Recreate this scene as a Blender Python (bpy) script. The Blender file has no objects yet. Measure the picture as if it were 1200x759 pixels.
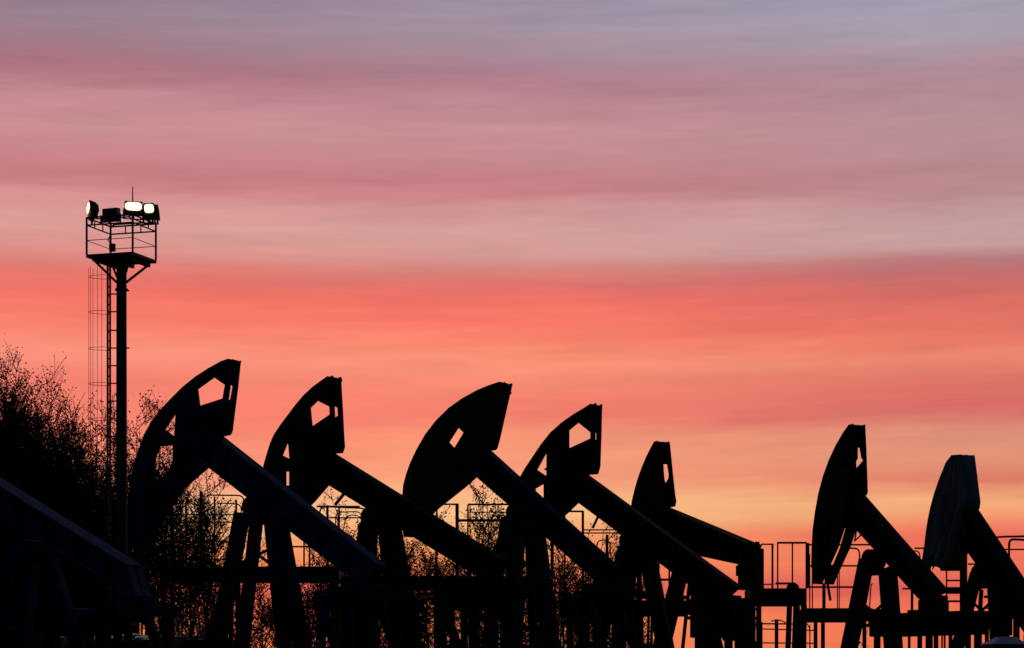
import bpy, math, random
from mathutils import Vector, Matrix, Quaternion, noise
from mathutils.geometry import tessellate_polygon, convex_hull_2d

R = math.radians
F, YH, CX, CAMZ = 2800.0, 800.0, 600.0, 1.7      # focal length / horizon row / centre column of the 1200 px wide photograph
scene = bpy.context.scene
col = scene.collection
rnd = random.Random(11)

# ------------------------------------------------------------------ materials
def mat(name, base, rough=0.6, metal=0.0, var=0.35, scale=6.0, second=None, bump=0.0, spec=0.5, stretch=None):
    m = bpy.data.materials.new(name); m.use_nodes = True
    nt = m.node_tree; b = nt.nodes['Principled BSDF']
    tc = nt.nodes.new('ShaderNodeTexCoord')
    n = nt.nodes.new('ShaderNodeTexNoise'); n.inputs['Scale'].default_value = scale; n.inputs['Detail'].default_value = 6
    if stretch:
        mp = nt.nodes.new('ShaderNodeMapping'); mp.inputs['Scale'].default_value = stretch
        nt.links.new(tc.outputs['Object'], mp.inputs['Vector']); nt.links.new(mp.outputs['Vector'], n.inputs['Vector'])
    else:
        nt.links.new(tc.outputs['Object'], n.inputs['Vector'])
    cr = nt.nodes.new('ShaderNodeValToRGB')
    cr.color_ramp.elements[0].position = 0.35; cr.color_ramp.elements[1].position = 0.68
    a = [c * (1 - var) for c in base]; d = second or [min(1, c * (1 + var)) for c in base]
    cr.color_ramp.elements[0].color = (*a, 1); cr.color_ramp.elements[1].color = (*d, 1)
    nt.links.new(n.outputs['Fac'], cr.inputs['Fac']); nt.links.new(cr.outputs['Color'], b.inputs['Base Color'])
    b.inputs['Roughness'].default_value = rough; b.inputs['Metallic'].default_value = metal
    b.inputs['Specular IOR Level'].default_value = spec
    if bump:
        bp = nt.nodes.new('ShaderNodeBump'); bp.inputs['Strength'].default_value = bump; bp.inputs['Distance'].default_value = 0.03
        nt.links.new(n.outputs['Fac'], bp.inputs['Height']); nt.links.new(bp.outputs['Normal'], b.inputs['Normal'])
    return m
def emat(name, colr, strength):
    m = bpy.data.materials.new(name); m.use_nodes = True
    b = m.node_tree.nodes['Principled BSDF']
    b.inputs['Base Color'].default_value = (0.8, 0.8, 0.75, 1)
    b.inputs['Emission Color'].default_value = (*colr, 1); b.inputs['Emission Strength'].default_value = strength
    return m
M = dict(
    steel=mat('worn_black_steel', (0.022, 0.023, 0.026), 0.7, 0, 0.4, 5, second=(0.045, 0.032, 0.024), spec=0.08),
    blue=mat('weathered_blue_paint', (0.035, 0.065, 0.17), 0.65, 0, 0.35, 4, second=(0.06, 0.10, 0.22), spec=0.3),
    navy=mat('dark_navy_paint', (0.02, 0.032, 0.07), 0.7, 0, 0.35, 4, spec=0.25),
    olive=mat('dull_olive_paint', (0.05, 0.052, 0.035), 0.7, 0, 0.3, 4, spec=0.25),
    sheet=mat('grey_cover_sheet', (0.32, 0.30, 0.27), 0.85, 0, 0.25, 3, stretch=(1, 1, .3), spec=0.3),
    rail=mat('rusty_pipe', (0.06, 0.035, 0.025), 0.75, 0, 0.4, 9, spec=0.25),
    mast=mat('dark_mast_paint', (0.05, 0.05, 0.055), 0.65, 0, 0.3, 3, spec=0.3),
    lamp=mat('lamp_housing_alloy', (0.09, 0.09, 0.07), 0.5, 0.3, 0.2, 8),
    bark=mat('brown_bark', (0.05, 0.035, 0.025), 0.9, 0, 0.4, 14, bump=0.4, spec=0.1),
    leaf=mat('autumn_green_leaf', (0.05, 0.06, 0.025), 0.7, 0, 0.4, 2, second=(0.10, 0.06, 0.02), spec=0.15),
    soil=mat('dark_soil', (0.014, 0.012, 0.010), 0.95, 0, 0.35, 1.3, bump=0.6, spec=0.1),
    snow=mat('pale_crusted_rubble', (0.74, 0.74, 0.68), 0.8, 0, 0.25, 3, bump=0.4, spec=0.2),
    roof=mat('blue_grey_roof_paint', (0.42, 0.50, 0.62), 0.55, 0, 0.15, 5),
    concrete=mat('pad_concrete', (0.22, 0.21, 0.20), 0.9, 0, 0.25, 3, bump=0.3, spec=0.2),
    lens=emat('lit_floodlight_glass', (1.0, 0.90, 0.46), 2.1),
    glass=mat('unlit_lamp_glass', (0.03, 0.03, 0.03), 0.15, 0, 0.1, 5),
)

# ------------------------------------------------------------------ mesh builder
class MB:
    def __init__(s): s.v = []; s.f = []
    def add(s, vs, fs):
        o = len(s.v); s.v += [tuple(v) for v in vs]; s.f += [tuple(i + o for i in f) for f in fs]
    def box(s, a, b):
        (x0, y0, z0), (x1, y1, z1) = a, b
        s.add([(x0,y0,z0),(x1,y0,z0),(x1,y1,z0),(x0,y1,z0),(x0,y0,z1),(x1,y0,z1),(x1,y1,z1),(x0,y1,z1)],
              [(3,2,1,0),(4,5,6,7),(0,1,5,4),(1,2,6,5),(2,3,7,6),(3,0,4,7)])
    def bar(s, p, q, w, d, w2=None, d2=None, side=None):
        """rectangular bar p->q; w along `side`, d across it"""
        p, q = Vector(p), Vector(q); ax = (q - p).normalized()
        side = Vector(side) if side else (Vector((1, 0, 0)) if abs(ax.x) < .9 else Vector((0, 1, 0)))
        a = (side - ax * side.dot(ax)).normalized(); b = ax.cross(a)
        vs = []
        for c, ww, dd in ((p, w, d), (q, w2 or w, d2 or d)):
            for sa, sb in ((-1,-1),(1,-1),(1,1),(-1,1)): vs.append(c + a*sa*ww/2 + b*sb*dd/2)
        s.add(vs, [(3,2,1,0),(4,5,6,7),(0,1,5,4),(1,2,6,5),(2,3,7,6),(3,0,4,7)])
    def tube(s, pts, r, n=6, r2=None, cap=True):
        pts = [Vector(p) for p in pts]; rings = []; prev = None; k = len(pts)
        for i, p in enumerate(pts):
            t = ((pts[min(i+1, k-1)] - pts[max(i-1, 0)])).normalized()
            if prev is None:
                u = t.orthogonal().normalized()
            else:
                u = prev - t * prev.dot(t); u = u.normalized() if u.length > 1e-6 else t.orthogonal().normalized()
            prev = u; w = t.cross(u)
            rr = r if r2 is None else r + (r2 - r) * i / (k - 1)
            rings.append([p + (u*math.cos(2*math.pi*j/n) + w*math.sin(2*math.pi*j/n))*rr for j in range(n)])
        vs = [v for g in rings for v in g]; fs = []
        for i in range(k-1):
            for j in range(n): fs.append((i*n+j, i*n+(j+1)%n, (i+1)*n+(j+1)%n, (i+1)*n+j))
        if cap: fs += [tuple(range(n))[::-1], tuple((k-1)*n+j for j in range(n))]
        s.add(vs, fs)
    def plate(s, outer, holes, y0, y1):
        """polygon with holes in local (x,z), extruded from y0 to y1"""
        loops = [outer] + list(holes)
        flat = [p for l in loops for p in l]; n = len(flat)
        tris = tessellate_polygon([[Vector((p[0], p[1], 0)) for p in l] for l in loops])
        vs = [(p[0], y0, p[1]) for p in flat] + [(p[0], y1, p[1]) for p in flat]
        fs = []
        for t in tris: fs.append(tuple(t)); fs.append(tuple(i+n for i in t[::-1]))
        o = 0
        for l in loops:
            k = len(l)
            for i in range(k): fs.append((o+i, o+(i+1)%k, n+o+(i+1)%k, n+o+i))
            o += k
        s.add(vs, fs)
    def strip(s, line, y0, y1, th):
        """bent plate following a line in (x,z), from y0 to y1, th thick (towards the line's left normal)"""
        k = len(line); nv = []
        for i in range(k):
            a, b = line[max(i-1,0)], line[min(i+1,k-1)]
            t = Vector((b[0]-a[0], b[1]-a[1])).normalized(); nv.append(Vector((-t.y, t.x)))
        vs = []
        for i, p in enumerate(line):
            q = (p[0]+nv[i].x*th, p[1]+nv[i].y*th)
            vs += [(p[0],y0,p[1]),(p[0],y1,p[1]),(q[0],y1,q[1]),(q[0],y0,q[1])]
        fs = [(0,1,2,3), tuple(4*(k-1)+j for j in (3,2,1,0))]
        for i in range(k-1):
            for j in range(4): fs.append((4*i+j, 4*i+(j+1)%4, 4*i+4+(j+1)%4, 4*i+4+j))
        s.add(vs, fs)
    def disc(s, c, r, y0, y1, n=20):
        s.plate([(c[0]+r*math.cos(2*math.pi*i/n), c[1]+r*math.sin(2*math.pi*i/n)) for i in range(n)], [], y0, y1)
    def build(s, name, m, parent=None, bevel=0.0, smooth=False):
        me = bpy.data.meshes.new(name); me.from_pydata(s.v, [], s.f); me.update()
        import bmesh
        bm = bmesh.new(); bm.from_mesh(me); bmesh.ops.recalc_face_normals(bm, faces=bm.faces); bm.to_mesh(me); bm.free()
        me.materials.append(m)
        if smooth:
            for p in me.polygons: p.use_smooth = True
        o = bpy.data.objects.new(name, me); col.objects.link(o)
        if parent: o.parent = parent
        if bevel:
            b = o.modifiers.new('bevel', 'BEVEL'); b.width = bevel; b.segments = 2; b.limit_method = 'ANGLE'
        return o

def tag(o, label, cat, group=None, kind=None):
    o['label'] = label; o['category'] = cat
    if group: o['group'] = group
    if kind: o['kind'] = kind
    return o
def empty(name, loc, rz=0.0):
    o = bpy.data.objects.new(name, None); o.empty_display_size = .3; col.objects.link(o)
    o.location = loc; o.rotation_euler = (0, 0, rz); return o
def at(px, py, Y): return Vector(((px-CX)/F*Y, Y, CAMZ + (YH-py)/F*Y))

# ------------------------------------------------------------------ pumpjacks
class Jack:
    """a pumpjack standing at depth Y0 under photo column px0; local x runs from tail to horsehead"""
    def __init__(s, label, px0, Y0, a, W, paint='steel', beam='steel'):
        s.a, s.W, s.Y0 = R(a), W, Y0
        s.X0 = (px0-CX)/F*Y0
        s.root = empty('pumpjack', (s.X0, Y0, 0), math.pi - s.a)
        tag(s.root, label, 'pumpjack', 'pumpjacks standing in a row')
        s.paint, s.beam = M[paint], M[beam]
    def tr(s, p, yo=0.0):
        """photo point -> local (x, z) on the vertical plane y = yo"""
        kx, kz = (p[0]-CX)/F, (YH-p[1])/F
        ca, sa = math.cos(s.a), math.sin(s.a)
        ox, oy = s.X0 - sa*yo, s.Y0 - ca*yo
        u = (ox - kx*oy)/(kx*sa + ca); t = oy + u*sa
        return (u, CAMZ + kz*t)
    def trs(s, pts, yo=0.0): return [s.tr(p, yo) for p in pts]
    def head(s, arc, back, low, holes=(), farholes=(), strip_end=0, mid=(), cover=False, name='horsehead', flange=0.05):
        """arc: tip -> lower end (near plate); back: far plate's rear edge, tip -> beam; low: from the beam underside to the lower tip"""
        h = s.W/2; t = 0.035
        A = s.trs(arc, h); B = s.trs(back, -h); L = s.trs(low, h)
        outer = A + L[::-1] + B[::-1]
        hs = []
        for V in holes:
            pts = [Vector(p) for p in s.trs(V, h) + s.trs(V, -h)]
            hs.append([tuple(pts[i]) for i in convex_hull_2d(pts)])
        for V in farholes: hs.append(s.trs(V, -h))
        A0 = tuple(Vector(A[0]).lerp(Vector(A[1]), .34 if s.W < .3 else .2))
        front = MB(); front.strip([A0]+(A[1:-strip_end] if strip_end else A[1:]), -h-flange*.3, h+flange*.3, 0.03)
        fo = front.build('horsehead', s.paint, s.root)
        for y0, y1 in ((h-t, h), (-h, -h+t)):
            m = MB(); m.plate(outer, hs, y0, y1); m.build('side_plate', s.paint, fo, bevel=.006)
        # rear spacer bar near the tip and one beside the beam seat
        m = MB(); n = len(A)
        p = Vector(A[0])*.5+Vector(B[0])*.5; q = Vector(A[2])*.8 + Vector(B[0])*.2
        m.bar((p.x-.0, 0, p.y-.16), (q.x, 0, q.y-.16), 0.05, s.W-2*t-.004, side=(0,0,1))
        m.build('spacer', s.paint, fo)
        for V in mid:       # short diaphragms between the plates
            P = s.trs(V, 0); m = MB(); m.bar((P[0][0], 0, P[0][1]), (P[1][0], 0, P[1][1]), 0.03, s.W-2*t-.004, side=(0.3,0,1)); m.build('diaphragm', s.paint, fo)
        if cover:       # a sheet draped over the near side and the open back, falling in folds
            low_line = [Vector(p) for p in B] + [Vector(p) for p in L]
            def along(line, t):
                ln = [(line[q+1]-line[q]).length for q in range(len(line)-1)]; d = t*sum(ln)
                for q, e in enumerate(ln):
                    if d <= e: return line[q].lerp(line[q+1], d/e)
                    d -= e
                return line[-1]
            AV = [Vector(p) for p in A]; rows, k1, k2 = 22, 26, 12; vs = []; fs = []
            for r in range(rows+1):
                t = r/rows; p, q = along(AV, t), along(low_line, t); amp = .03+.07*t
                for j in range(k1+1):
                    w = j/k1; c = p.lerp(q, w); c = c.lerp(p, 0)
                    f = math.sin(w*19+1.1*math.sin(t*3))*.6 + math.sin(w*41+t*2)*.3
                    vs.append((c.x-(.02 if j == k1 else 0), h+.012+amp*(.9+f), c.y + (.10*math.sin(w*23)+.07*math.sin(w*9)-.05 if r == rows else 0)))
                for j in range(1, k2+1):
                    w = j/k2; f = math.sin(w*17+t*2.2)*.6+math.sin(w*31)*.3
                    vs.append((q.x-.03-(amp+.02)*(.6+f)*(1 if j < k2 else 0), h+.012-(s.W+.012)*w, q.y + (.12*math.sin(w*14) if r == rows else 0)))
            n = k1+k2+1
            for r in range(rows):
                for j in range(n-1): fs.append((r*n+j, r*n+j+1, (r+1)*n+j+1, (r+1)*n+j))
            m = MB(); m.add(vs, fs); o = m.build('cover_sheet', M['sheet'], fo, smooth=True)
            sm = o.modifiers.new('solid', 'SOLIDIFY'); sm.thickness = .004
        return fo
    def walking_beam(s, t0, t1, b0, b1, bw=0.26, ext=0.25, endcap=True):
        """t0->t1 upper silhouette edge (far top), b0->b1 lower silhouette edge (near bottom), head -> tail"""
        h = bw/2
        T0, T1 = [Vector(p) for p in s.trs((t0, t1), -h)]
        B0, B1 = [Vector(p) for p in s.trs((b0, b1), h)]
        d = (T0-T1).normalized(); T0 = T0 + d*ext; B0 = B0 + (B0-B1).normalized()*ext
        m = MB(); ft = 0.035
        nT = Vector((d.y, -d.x));
        if nT.y > 0: nT = -nT
        # flanges butt the web; web runs between them
        m.plate([tuple(T0), tuple(T1), tuple(T1+nT*ft), tuple(T0+nT*ft)], [], -h, h)
        m.plate([tuple(B0), tuple(B1), tuple(B1-nT*ft), tuple(B0-nT*ft)], [], -h, h)
        wb = [tuple(T0+nT*ft), tuple(T1+nT*ft), tuple(B1-nT*ft), tuple(B0-nT*ft)]
        m.plate(wb, [], -.02, .02)
        k = 7
        for i in range(k+1):     # web stiffeners
            w = i/k; p = Vector(wb[0])*(1-w)+Vector(wb[1])*w; q = Vector(wb[3])*(1-w)+Vector(wb[2])*w
            for y in (-h/2-.01, h/2+.01):
                m.bar((p.x, y, p.y), (q.x, y, q.y), 0.015, h-.03, side=(d.x, 0, d.y))
        o = m.build('walking_beam', s.beam, s.root, bevel=.004)
        s.tail_top, s.tail_bot = T1, B1; s.bd = d; s.bw = bw
        return o
    def bearing(s, p, r=0.2, w=0.62):
        P = s.tr(p, 0); m = MB()
        m.disc(P, r, -w/2, w/2); m.box((P[0]-.26, -w/2+.04, P[1]-r-.10), (P[0]+.26, w/2-.04, P[1]-r+.03))
        for y in (-w/2-.03, w/2): m.disc(P, r*.55, y, y+.03)
        m.build('saddle_bearing', s.paint, s.root, bevel=.01)
        s.bp = P
    def leg(s, p, q, w, y0, y1):
        """samson post leg seen from p to q in the photo, continued down to the ground"""
        a = s.tr(p, y0); b = s.tr(q, y1)
        A = Vector((a[0], y0, a[1])); B = Vector((b[0], y1, b[1]))
        k = (A.z-0.02)/(A.z-B.z); E = A + (B-A)*k
        wm = w*s.Y0/F
        ax = (E-A).normalized()
        m = MB(); nx = Vector((1,0,0)); nx = (nx-ax*nx.dot(ax)).normalized(); ny = ax.cross(nx)
        # channel section: web and two flanges
        m.bar(A, E, 0.03, wm*.9, side=ny*1)
        m.bar(A+ny*0, E, wm, 0.03, side=nx) if wm < .12 else [m.bar(A+nx*sx*(wm/2-.012), E+nx*sx*(wm/2-.012), .024, .16, side=nx) for sx in (-1,1)]
        if wm >= .12: m.bar(A, E, wm-.05, .024, side=nx)
        m.build('leg', s.paint, s.root)
        return A, E
    def tie(s, p, q, w, yo, name='cross_brace'):
        a, b = s.tr(p, yo), s.tr(q, yo); m = MB()
        m.bar((a[0], yo, a[1]), (b[0], yo, b[1]), w, w*.7, side=(0,0,1)); m.build(name, s.paint, s.root)
    def rear(s, rect, paint='navy', yw=0.8, feet=True, arms=True):
        """gear reducer under the tail: rect = photo x0,y0,x1,y1 of its side; pitman arms down from the equalizer to the cranks"""
        x0, y0, x1, y1 = rect; yo = yw/2
        P0 = s.tr((x0, y0), yo); P1 = s.tr((x1, y1), -yo)
        if P0[0]-P1[0] < .3: P1 = (P0[0]-.3, P1[1])
        ua, ub = sorted((P0[0], P1[0])); zb, zt = sorted((P0[1], P1[1]))
        m = MB(); m.box((ua, -yw/2, zb), (ub, yw/2, zt))
        mid = (ua+ub)/2
        m.box((ua-.05, -yw/2-.05, (zt+zb)/2-.03), (ub+.05, yw/2+.05, (zt+zb)/2+.03))
        o = m.build('gear_reducer', M[paint], s.root, bevel=.02)
        m = MB(); m.box((mid-.28, -.22, zt), (mid+.28, .22, zt+.05)); m.box((mid-.05, -.05, zt+.05), (mid+.05, .05, zt+.11)); m.build('inspection_cover', M['steel'], o, bevel=.01)
        if feet:
            for u in (ua+.12, ub-.12):
                for y in (-yw/2+.1, yw/2-.1):
                    m = MB(); m.bar((u, y, zb-.002), (u+rnd.uniform(-.05,.05), y, 0.32), .09, .09, side=(1,0,0)); m.build('pedestal_leg', s.paint, s.root)
        # equalizer across the tail
        tc = (s.tail_top+s.tail_bot)/2; tz = s.tail_bot.y
        m = MB(); ew = .62 if arms else .25; m.box((tc.x-.13, -ew, tz-.24), (tc.x+.13, ew, tz-.03)); m.box((tc.x-.2, -s.bw/2, tz-.03), (tc.x+.2, s.bw/2, tz+.05))
        m.build('equalizer', s.paint, s.root, bevel=.01)
        if arms:
            for sg in (-1, 1):
                pin = Vector((mid-.55, sg*.68, max(.75, zb-1.0)))
                m = MB(); m.bar((tc.x, sg*.66, tz-.13), (pin.x, sg*.66, pin.z), .09, .08, side=(1,0,0))
                m.disc((tc.x, tz-.13), .1, sg*.66-.06, sg*.66+.06, 14); m.disc((pin.x, pin.z), .12, sg*.66-.06, sg*.66+.06, 14)
                m.build('pitman_arm', s.paint, s.root)
                m = MB(); c = Vector((mid, 0, (zb+zt)/2)); ya, yb = sorted((sg*.76, sg*.86))
                dirv = Vector((pin.x-c.x, 0, pin.z-c.z)); e = c + dirv*1.08; g = c - dirv.normalized()*.05
                m.plate([(g.x-.08, g.z), (g.x+.08, g.z), (e.x+.08, e.z), (e.x-.08, e.z)], [], ya, yb)
                m.disc((c.x, c.z), .09, min(sg*yw/2, sg*.76), max(sg*yw/2, sg*.76), 12)
                ck = m.build('crank', s.paint, s.root, bevel=.01)
                m = MB(); ya, yb = sorted((sg*.863, sg*1.03)); w = c + dirv*.85
                m.plate([(w.x+.24*math.cos(t*math.pi/8)*(1 if t < 9 else .75), w.z+.24*math.sin(t*math.pi/8)) for t in range(16)], [], ya, yb)
                m.build('counterweight', s.paint, ck, bevel=.015)
    def base(s, ua=None, ub=None):
        m = MB(); ua = s.bp[0]-3.2 if ua is None else ua; ub = s.bp[0]+1.5 if ub is None else ub
        for y in (-.75, .75):
            m.box((ua, y-.11, 0.05), (ub, y+.11, .31))
        for u in (ua+.2, (ua+ub)/2, ub-.3): m.box((u, -.638, .08), (u+.2, .638, .28))
        m.build('base_frame', s.paint, s.root)
        m = MB(); m.box((ua-.3, -1.1, -.2), (ub+.3, 1.1, .047)); m.build('foundation', M['concrete'], s.root)
    def hang(s, p, q, w=0.035, yo=0.0, name='hanging_rod'):
        a, b = s.tr(p, yo), s.tr(q, yo); m = MB(); m.tube([(a[0],yo,a[1]),(b[0],yo,b[1])], w/2, 6); m.build(name, s.paint, s.root)

def sh(pts, dx, dy): return [(x+dx, y+dy) for x, y in pts]

# -- lattice head beside the mast
arc1 = [(272.2,420.2),(260.2,424.3),(245.2,432.5),(230.1,442.3),(215.1,454.3),(200.1,469.3),(188.1,482.1),(179,494.1),(171.5,507.7),(166,522),(160.8,537.6),(155.5,558.7),(152.9,579.8),(151.8,605),(152,634)]
back1 = [(283,421.5),(282,428),(279.5,453),(276,480),(273,504.6),(270.7,509.2),(262,511)]
low1 = [(239,543),(222,557),(205.6,572),(195,587),(181,612),(164,638)]
penta1 = [(232.7,455.5),(251.5,442),(263.2,450.3),(260.5,466),(235,474.3)]
tri1 = [(205.4,485.9),(194.1,502.4),(203.9,509.9)]
low_h1 = [(187,523),(202,521),(202,540),(195,554),(184,562),(180,548)]

J0 = Jack('blue-topped pumpjack cut off by the left edge, only sloping beam and base in frame', 60, 35, 33, .32, 'navy', 'blue')
J0.head(sh(arc1,-310,18), sh(back1,-310,18), sh(low1,-310,18), [sh(penta1,-310,18)], [sh(tri1,-310,18)])
J0.walking_beam((-48,528.5), (168,662), (-71,561), (158,701), .36)
J0.bearing((40,648)); J0.leg((38,660),(28,759),16,.15,.5); J0.leg((50,660),(62,759),16,-.15,-.5); J0.leg((20,655),(-6,759),16,.15,.5); J0.leg((60,655),(92,759),13,.15,.45)
J0.rear((92,712,163,729)); J0.base()

J1 = Jack('pumpjack with pentagon-holed lattice horsehead rising just right of the floodlight mast', 300, 40, 33, .235, 'navy', 'blue')
J1.head(arc1, back1, low1, [penta1, tri1, low_h1], mid=[((206,520),(226,510))])
J1.walking_beam((261.7,510), (455,662), (238.6,543), (424,688), .27)
J1.bearing((306,594), .17)
J1.leg((301,604),(284,759),12,.15,.35); J1.leg((284,600),(254,759),17,.2,.6); J1.leg((318,608),(333,759),15,-.1,-.4); J1.leg((327,608),(354,759),17,.15,.5)
J1.tie((268,672),(343,676),.12,.45); J1.tie((262,700),(300,640),.09,.4)
J1.rear((366,692,450,715)); J1.base()

J2 = Jack('lattice-headed pumpjack between the one beside the mast and the solid-headed one', 440, 42, 36, .26)
J2.head([(388.2,439.3),(378,446.5),(367.6,454),(357.1,463.8),(348.1,474.3),(339.1,486.3),(330,498.4),(322.5,509.6),(318,520.1),(314.3,532.2),(310.8,544),(308,562),(307,585),(308,612)],
        [(400.4,441),(401.4,445),(400.4,448),(402.2,479.6),(404,514.1),(404.7,523),(402.2,530.4),(393,531)],
        [(378,563.5),(368,575),(359,585.6),(345,600),(330,612)],
        [[(364.6,477.3),(372.9,469.4),(385.6,475.8),(386,484.8),(366.6,498)], [(337.3,519.4),(331.9,533),(338.8,536.4)], [(336,552),(338.5,552),(338.5,568),(336,568)]], mid=[((338,545),(356,532))])
J2.walking_beam((393,530.4), (597,657), (378,563.8), (574,684), .24)
J2.bearing((444,606), .17)
J2.leg((434,610),(425,759),17,.15,.4); J2.leg((450,612),(462,759),11,-.15,-.4); J2.leg((458,612),(485,759),20,.15,.5); J2.leg((428,612),(404,759),10,-.1,-.5)
J2.tie((424,640),(474,690),.08,.35); J2.tie((420,700),(478,700),.10,.4)
J2.rear((508,690,590,713), 'steel'); J2.base(); J2.hang((404.6,576),(393,590.5), .06)

J3 = Jack('pumpjack with broad solid horsehead pierced by one small slanted slot', 610, 43.5, 33, .27, 'olive', 'navy')
J3.head([(591.1,446.6),(575.5,451.8),(560.7,457.7),(542.3,467.8),(527.5,478.3),(512.7,492.7),(499.8,509.3),(489.7,526.9),(482.3,542.5),(477.7,555.5),(474.3,568.4),(472.6,590),(473,612),(475,628)],
        [(600.9,450.2),(599,457.7),(586.5,513),(583.2,525),(581,527),(575.8,527.5)],
        [(549,558),(536.7,569),(502.8,596),(486,615)],
        [[(537.6,501),(542.8,506.2),(532.5,523.5),(527,517.6)]])
J3.walking_beam((575.8,526.9), (729,666), (552.4,553.5), (700,682), .25)
J3.bearing((613,601), .18)
J3.leg((607,606),(597,759),18,.15,.4); J3.leg((594,606),(570,759),11,-.15,-.5); J3.leg((626,606),(646,759),19,.15,.5); J3.leg((620,606),(626,759),8,-.15,-.4)
J3.tie((592,685),(640,690),.12,.35); J3.tie((590,735),(650,735),.1,.4)
J3.rear((657,695,732,714)); J3.base()

J4 = Jack('lattice-headed pumpjack whose lower horsehead is hidden by the solid-headed one', 745, 44, 33, .25)
J4.head([(697,471.4),(685.5,478.8),(672.3,486.7),(659.1,495.9),(645.9,507.8),(635.4,521),(624.8,536.8),(616.9,548.6),(611.6,557.9),(606,572),(603,590),(602,615),(604,632)],
        [(706.3,473.2),(705.8,480),(705.2,509),(703.9,546),(701.3,555),(689.4,556)],
        [(672,586),(659,598.7),(640,615),(620,628)],
        [[(667.5,503.8),(678,495),(691.5,505.7),(691.5,513),(667.5,524)], [(640.1,531.5),(630,550),(640,556.5)], [(628,572),(636.7,567),(636.7,584),(630,590)]], mid=[((641,550),(658,538))])
J4.walking_beam((689.4,555), (869,686), (672,584.5), (838,708), .25)
J4.bearing((746,634), .2)
J4.leg((731,640),(702,759),11,-.15,-.5); J4.leg((742,642),(724,759),15,.15,.4); J4.leg((757,642),(780,759),18,.15,.5); J4.leg((748,642),(752,759),6,-.15,-.3)
J4.tie((725,690),(772,700),.14,.35)
J4.rear((808,700,884,747), 'steel', .9); J4.base(); J4.hang((702.6,601),(694.5,618), .05)

J5 = Jack('small pumpjack with narrow open horsehead, shallow beam and squared tail block', 812, 49, 58, .33)
J5.head([(768.9,515.7),(764.3,524),(758.7,535),(753.2,548),(748.6,560.9),(744.9,573.8),(741.8,586.7),(740,602),(739,625),(740,648)],
        [(784.6,516.4),(785.5,520),(788.6,551.7),(791.6,579),(792.9,586.7),(791.6,592.8),(785.5,594)],
        [(768,632),(760,642),(750,650)], farholes=[[(777.7,543.4),(783.1,543.4),(784.9,555.4),(784.6,560),(780.3,566.4),(778.7,559)]])
J5.walking_beam((785.5,593.7), (893,638), (768,640), (864,660.5), .30)
m_ = MB(); p0 = J5.tr((864,640),.12); p1 = J5.tr((896,690),-.12)
m_.box((p1[0], -.12, p1[1]), (p0[0], .12, p0[1]-.05)); m_.build('tail_bearing_block', J5.paint, J5.root, bevel=.03)
for u in (0.15, .5):
    m_ = MB(); x = p1[0]+(p0[0]-p1[0])*u; m_.tube([(x,0,p0[1]-.06),(x,0,p0[1]+.08)], .05, 8); m_.build('bolt', J5.paint, J5.root)
J5.bearing((800,652), .16, .3)
J5.leg((802,660),(778,759),13,.15,.4); J5.leg((796,660),(770,759),8,-.15,-.4); J5.leg((810,664),(800,759),5,-.1,-.4); J5.leg((812,664),(826,759),13,.15,.5)
J5.rear((846,715,886,750), 'steel', .4, arms=False); J5.base()

J6 = Jack('tall narrow pumpjack with low-hanging open horsehead and dangling strap', 1030, 44, 60, .31)
J6.head(strip_end=1, arc=[(998,495.6),(989.6,506.9),(980.4,522.7),(972.5,539.9),(965.9,558.3),(960.6,578),(956.7,599.2),(954,620.3),(952.7,644),(952.4,665),(952.5,683.5)],
        back=[(1014.2,496.6),(1015.5,522.7),(1017.3,575.5),(1016,579.4),(1012,581)],
        low=[(989,617),(981.5,640),(972.5,660),(966,674),(962,684)],
        farholes=[[(1005.5,524),(1008.6,524),(1010.7,536),(1012.8,539),(1004,549),(1003.6,540),(1005.6,536)], [(988.5,612),(992,619),(985.5,642),(977.5,661),(974,661),(980,636)]])
J6.walking_beam((1012,577), (1112,691), (1000.5,617.5), (1076,701), .34)
J6.bearing((1024,655), .19, .3)
J6.leg((1014,655),(986.5,790),13,.15,.3); J6.leg((1040,664),(1047,759),22,.15,.3); J6.leg((1016,668),(1010,700),9,-.15,-.2)
J6.tie((1005,716),(1050,716),.1,.25)
J6.rear((1018,719,1157,743), 'steel', .6, arms=False); J6.base()
m_ = MB(); p0 = J6.tr((1078,695),.15); p1 = J6.tr((1106,727),-.15)
m_.box((min(p0[0],p1[0]), -.15, p1[1]), (max(p0[0],p1[0]), .15, p0[1])); m_.build('tail_bearing_block', J6.paint, J6.root, bevel=.05)
J6.hang((968.5,676),(973.2,703), .05, -.15, 'strap'); J6.hang((1005,612),(1001.5,634), .03, .0); J6.hang((1010,625),(1003,632), .03)

J7 = Jack('pumpjack at the right edge with grey sheet-covered horsehead', 1152, 48, 62, .42, 'sheet', 'steel')
J7.head([(1117.5,532.7),(1110.9,541.2),(1104.3,559.6),(1099,578),(1095,596.5),(1092,617.6),(1089.8,638.7),(1087,655),(1085.5,663)],
        [(1141.2,533.2),(1142,539),(1147.8,586),(1148.4,594),(1144.7,596)],
        [(1116,640),(1112,655),(1103,668),(1102,653),(1096,662)], cover=True)
J7.walking_beam((1144.7,593), (1232,724), (1129,640), (1200,741), .36)
J7.paint = M['steel']
J7.bearing((1151,672), .19, .3)
J7.leg((1144,672),(1122,759),13,.15,.3); J7.leg((1168,680),(1172,759),24,.15,.3); J7.leg((1150,690),(1146,759),6,-.15,-.3)
J7.rear((1160,700,1187,744), 'steel', .3, arms=False); J7.base()

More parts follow.
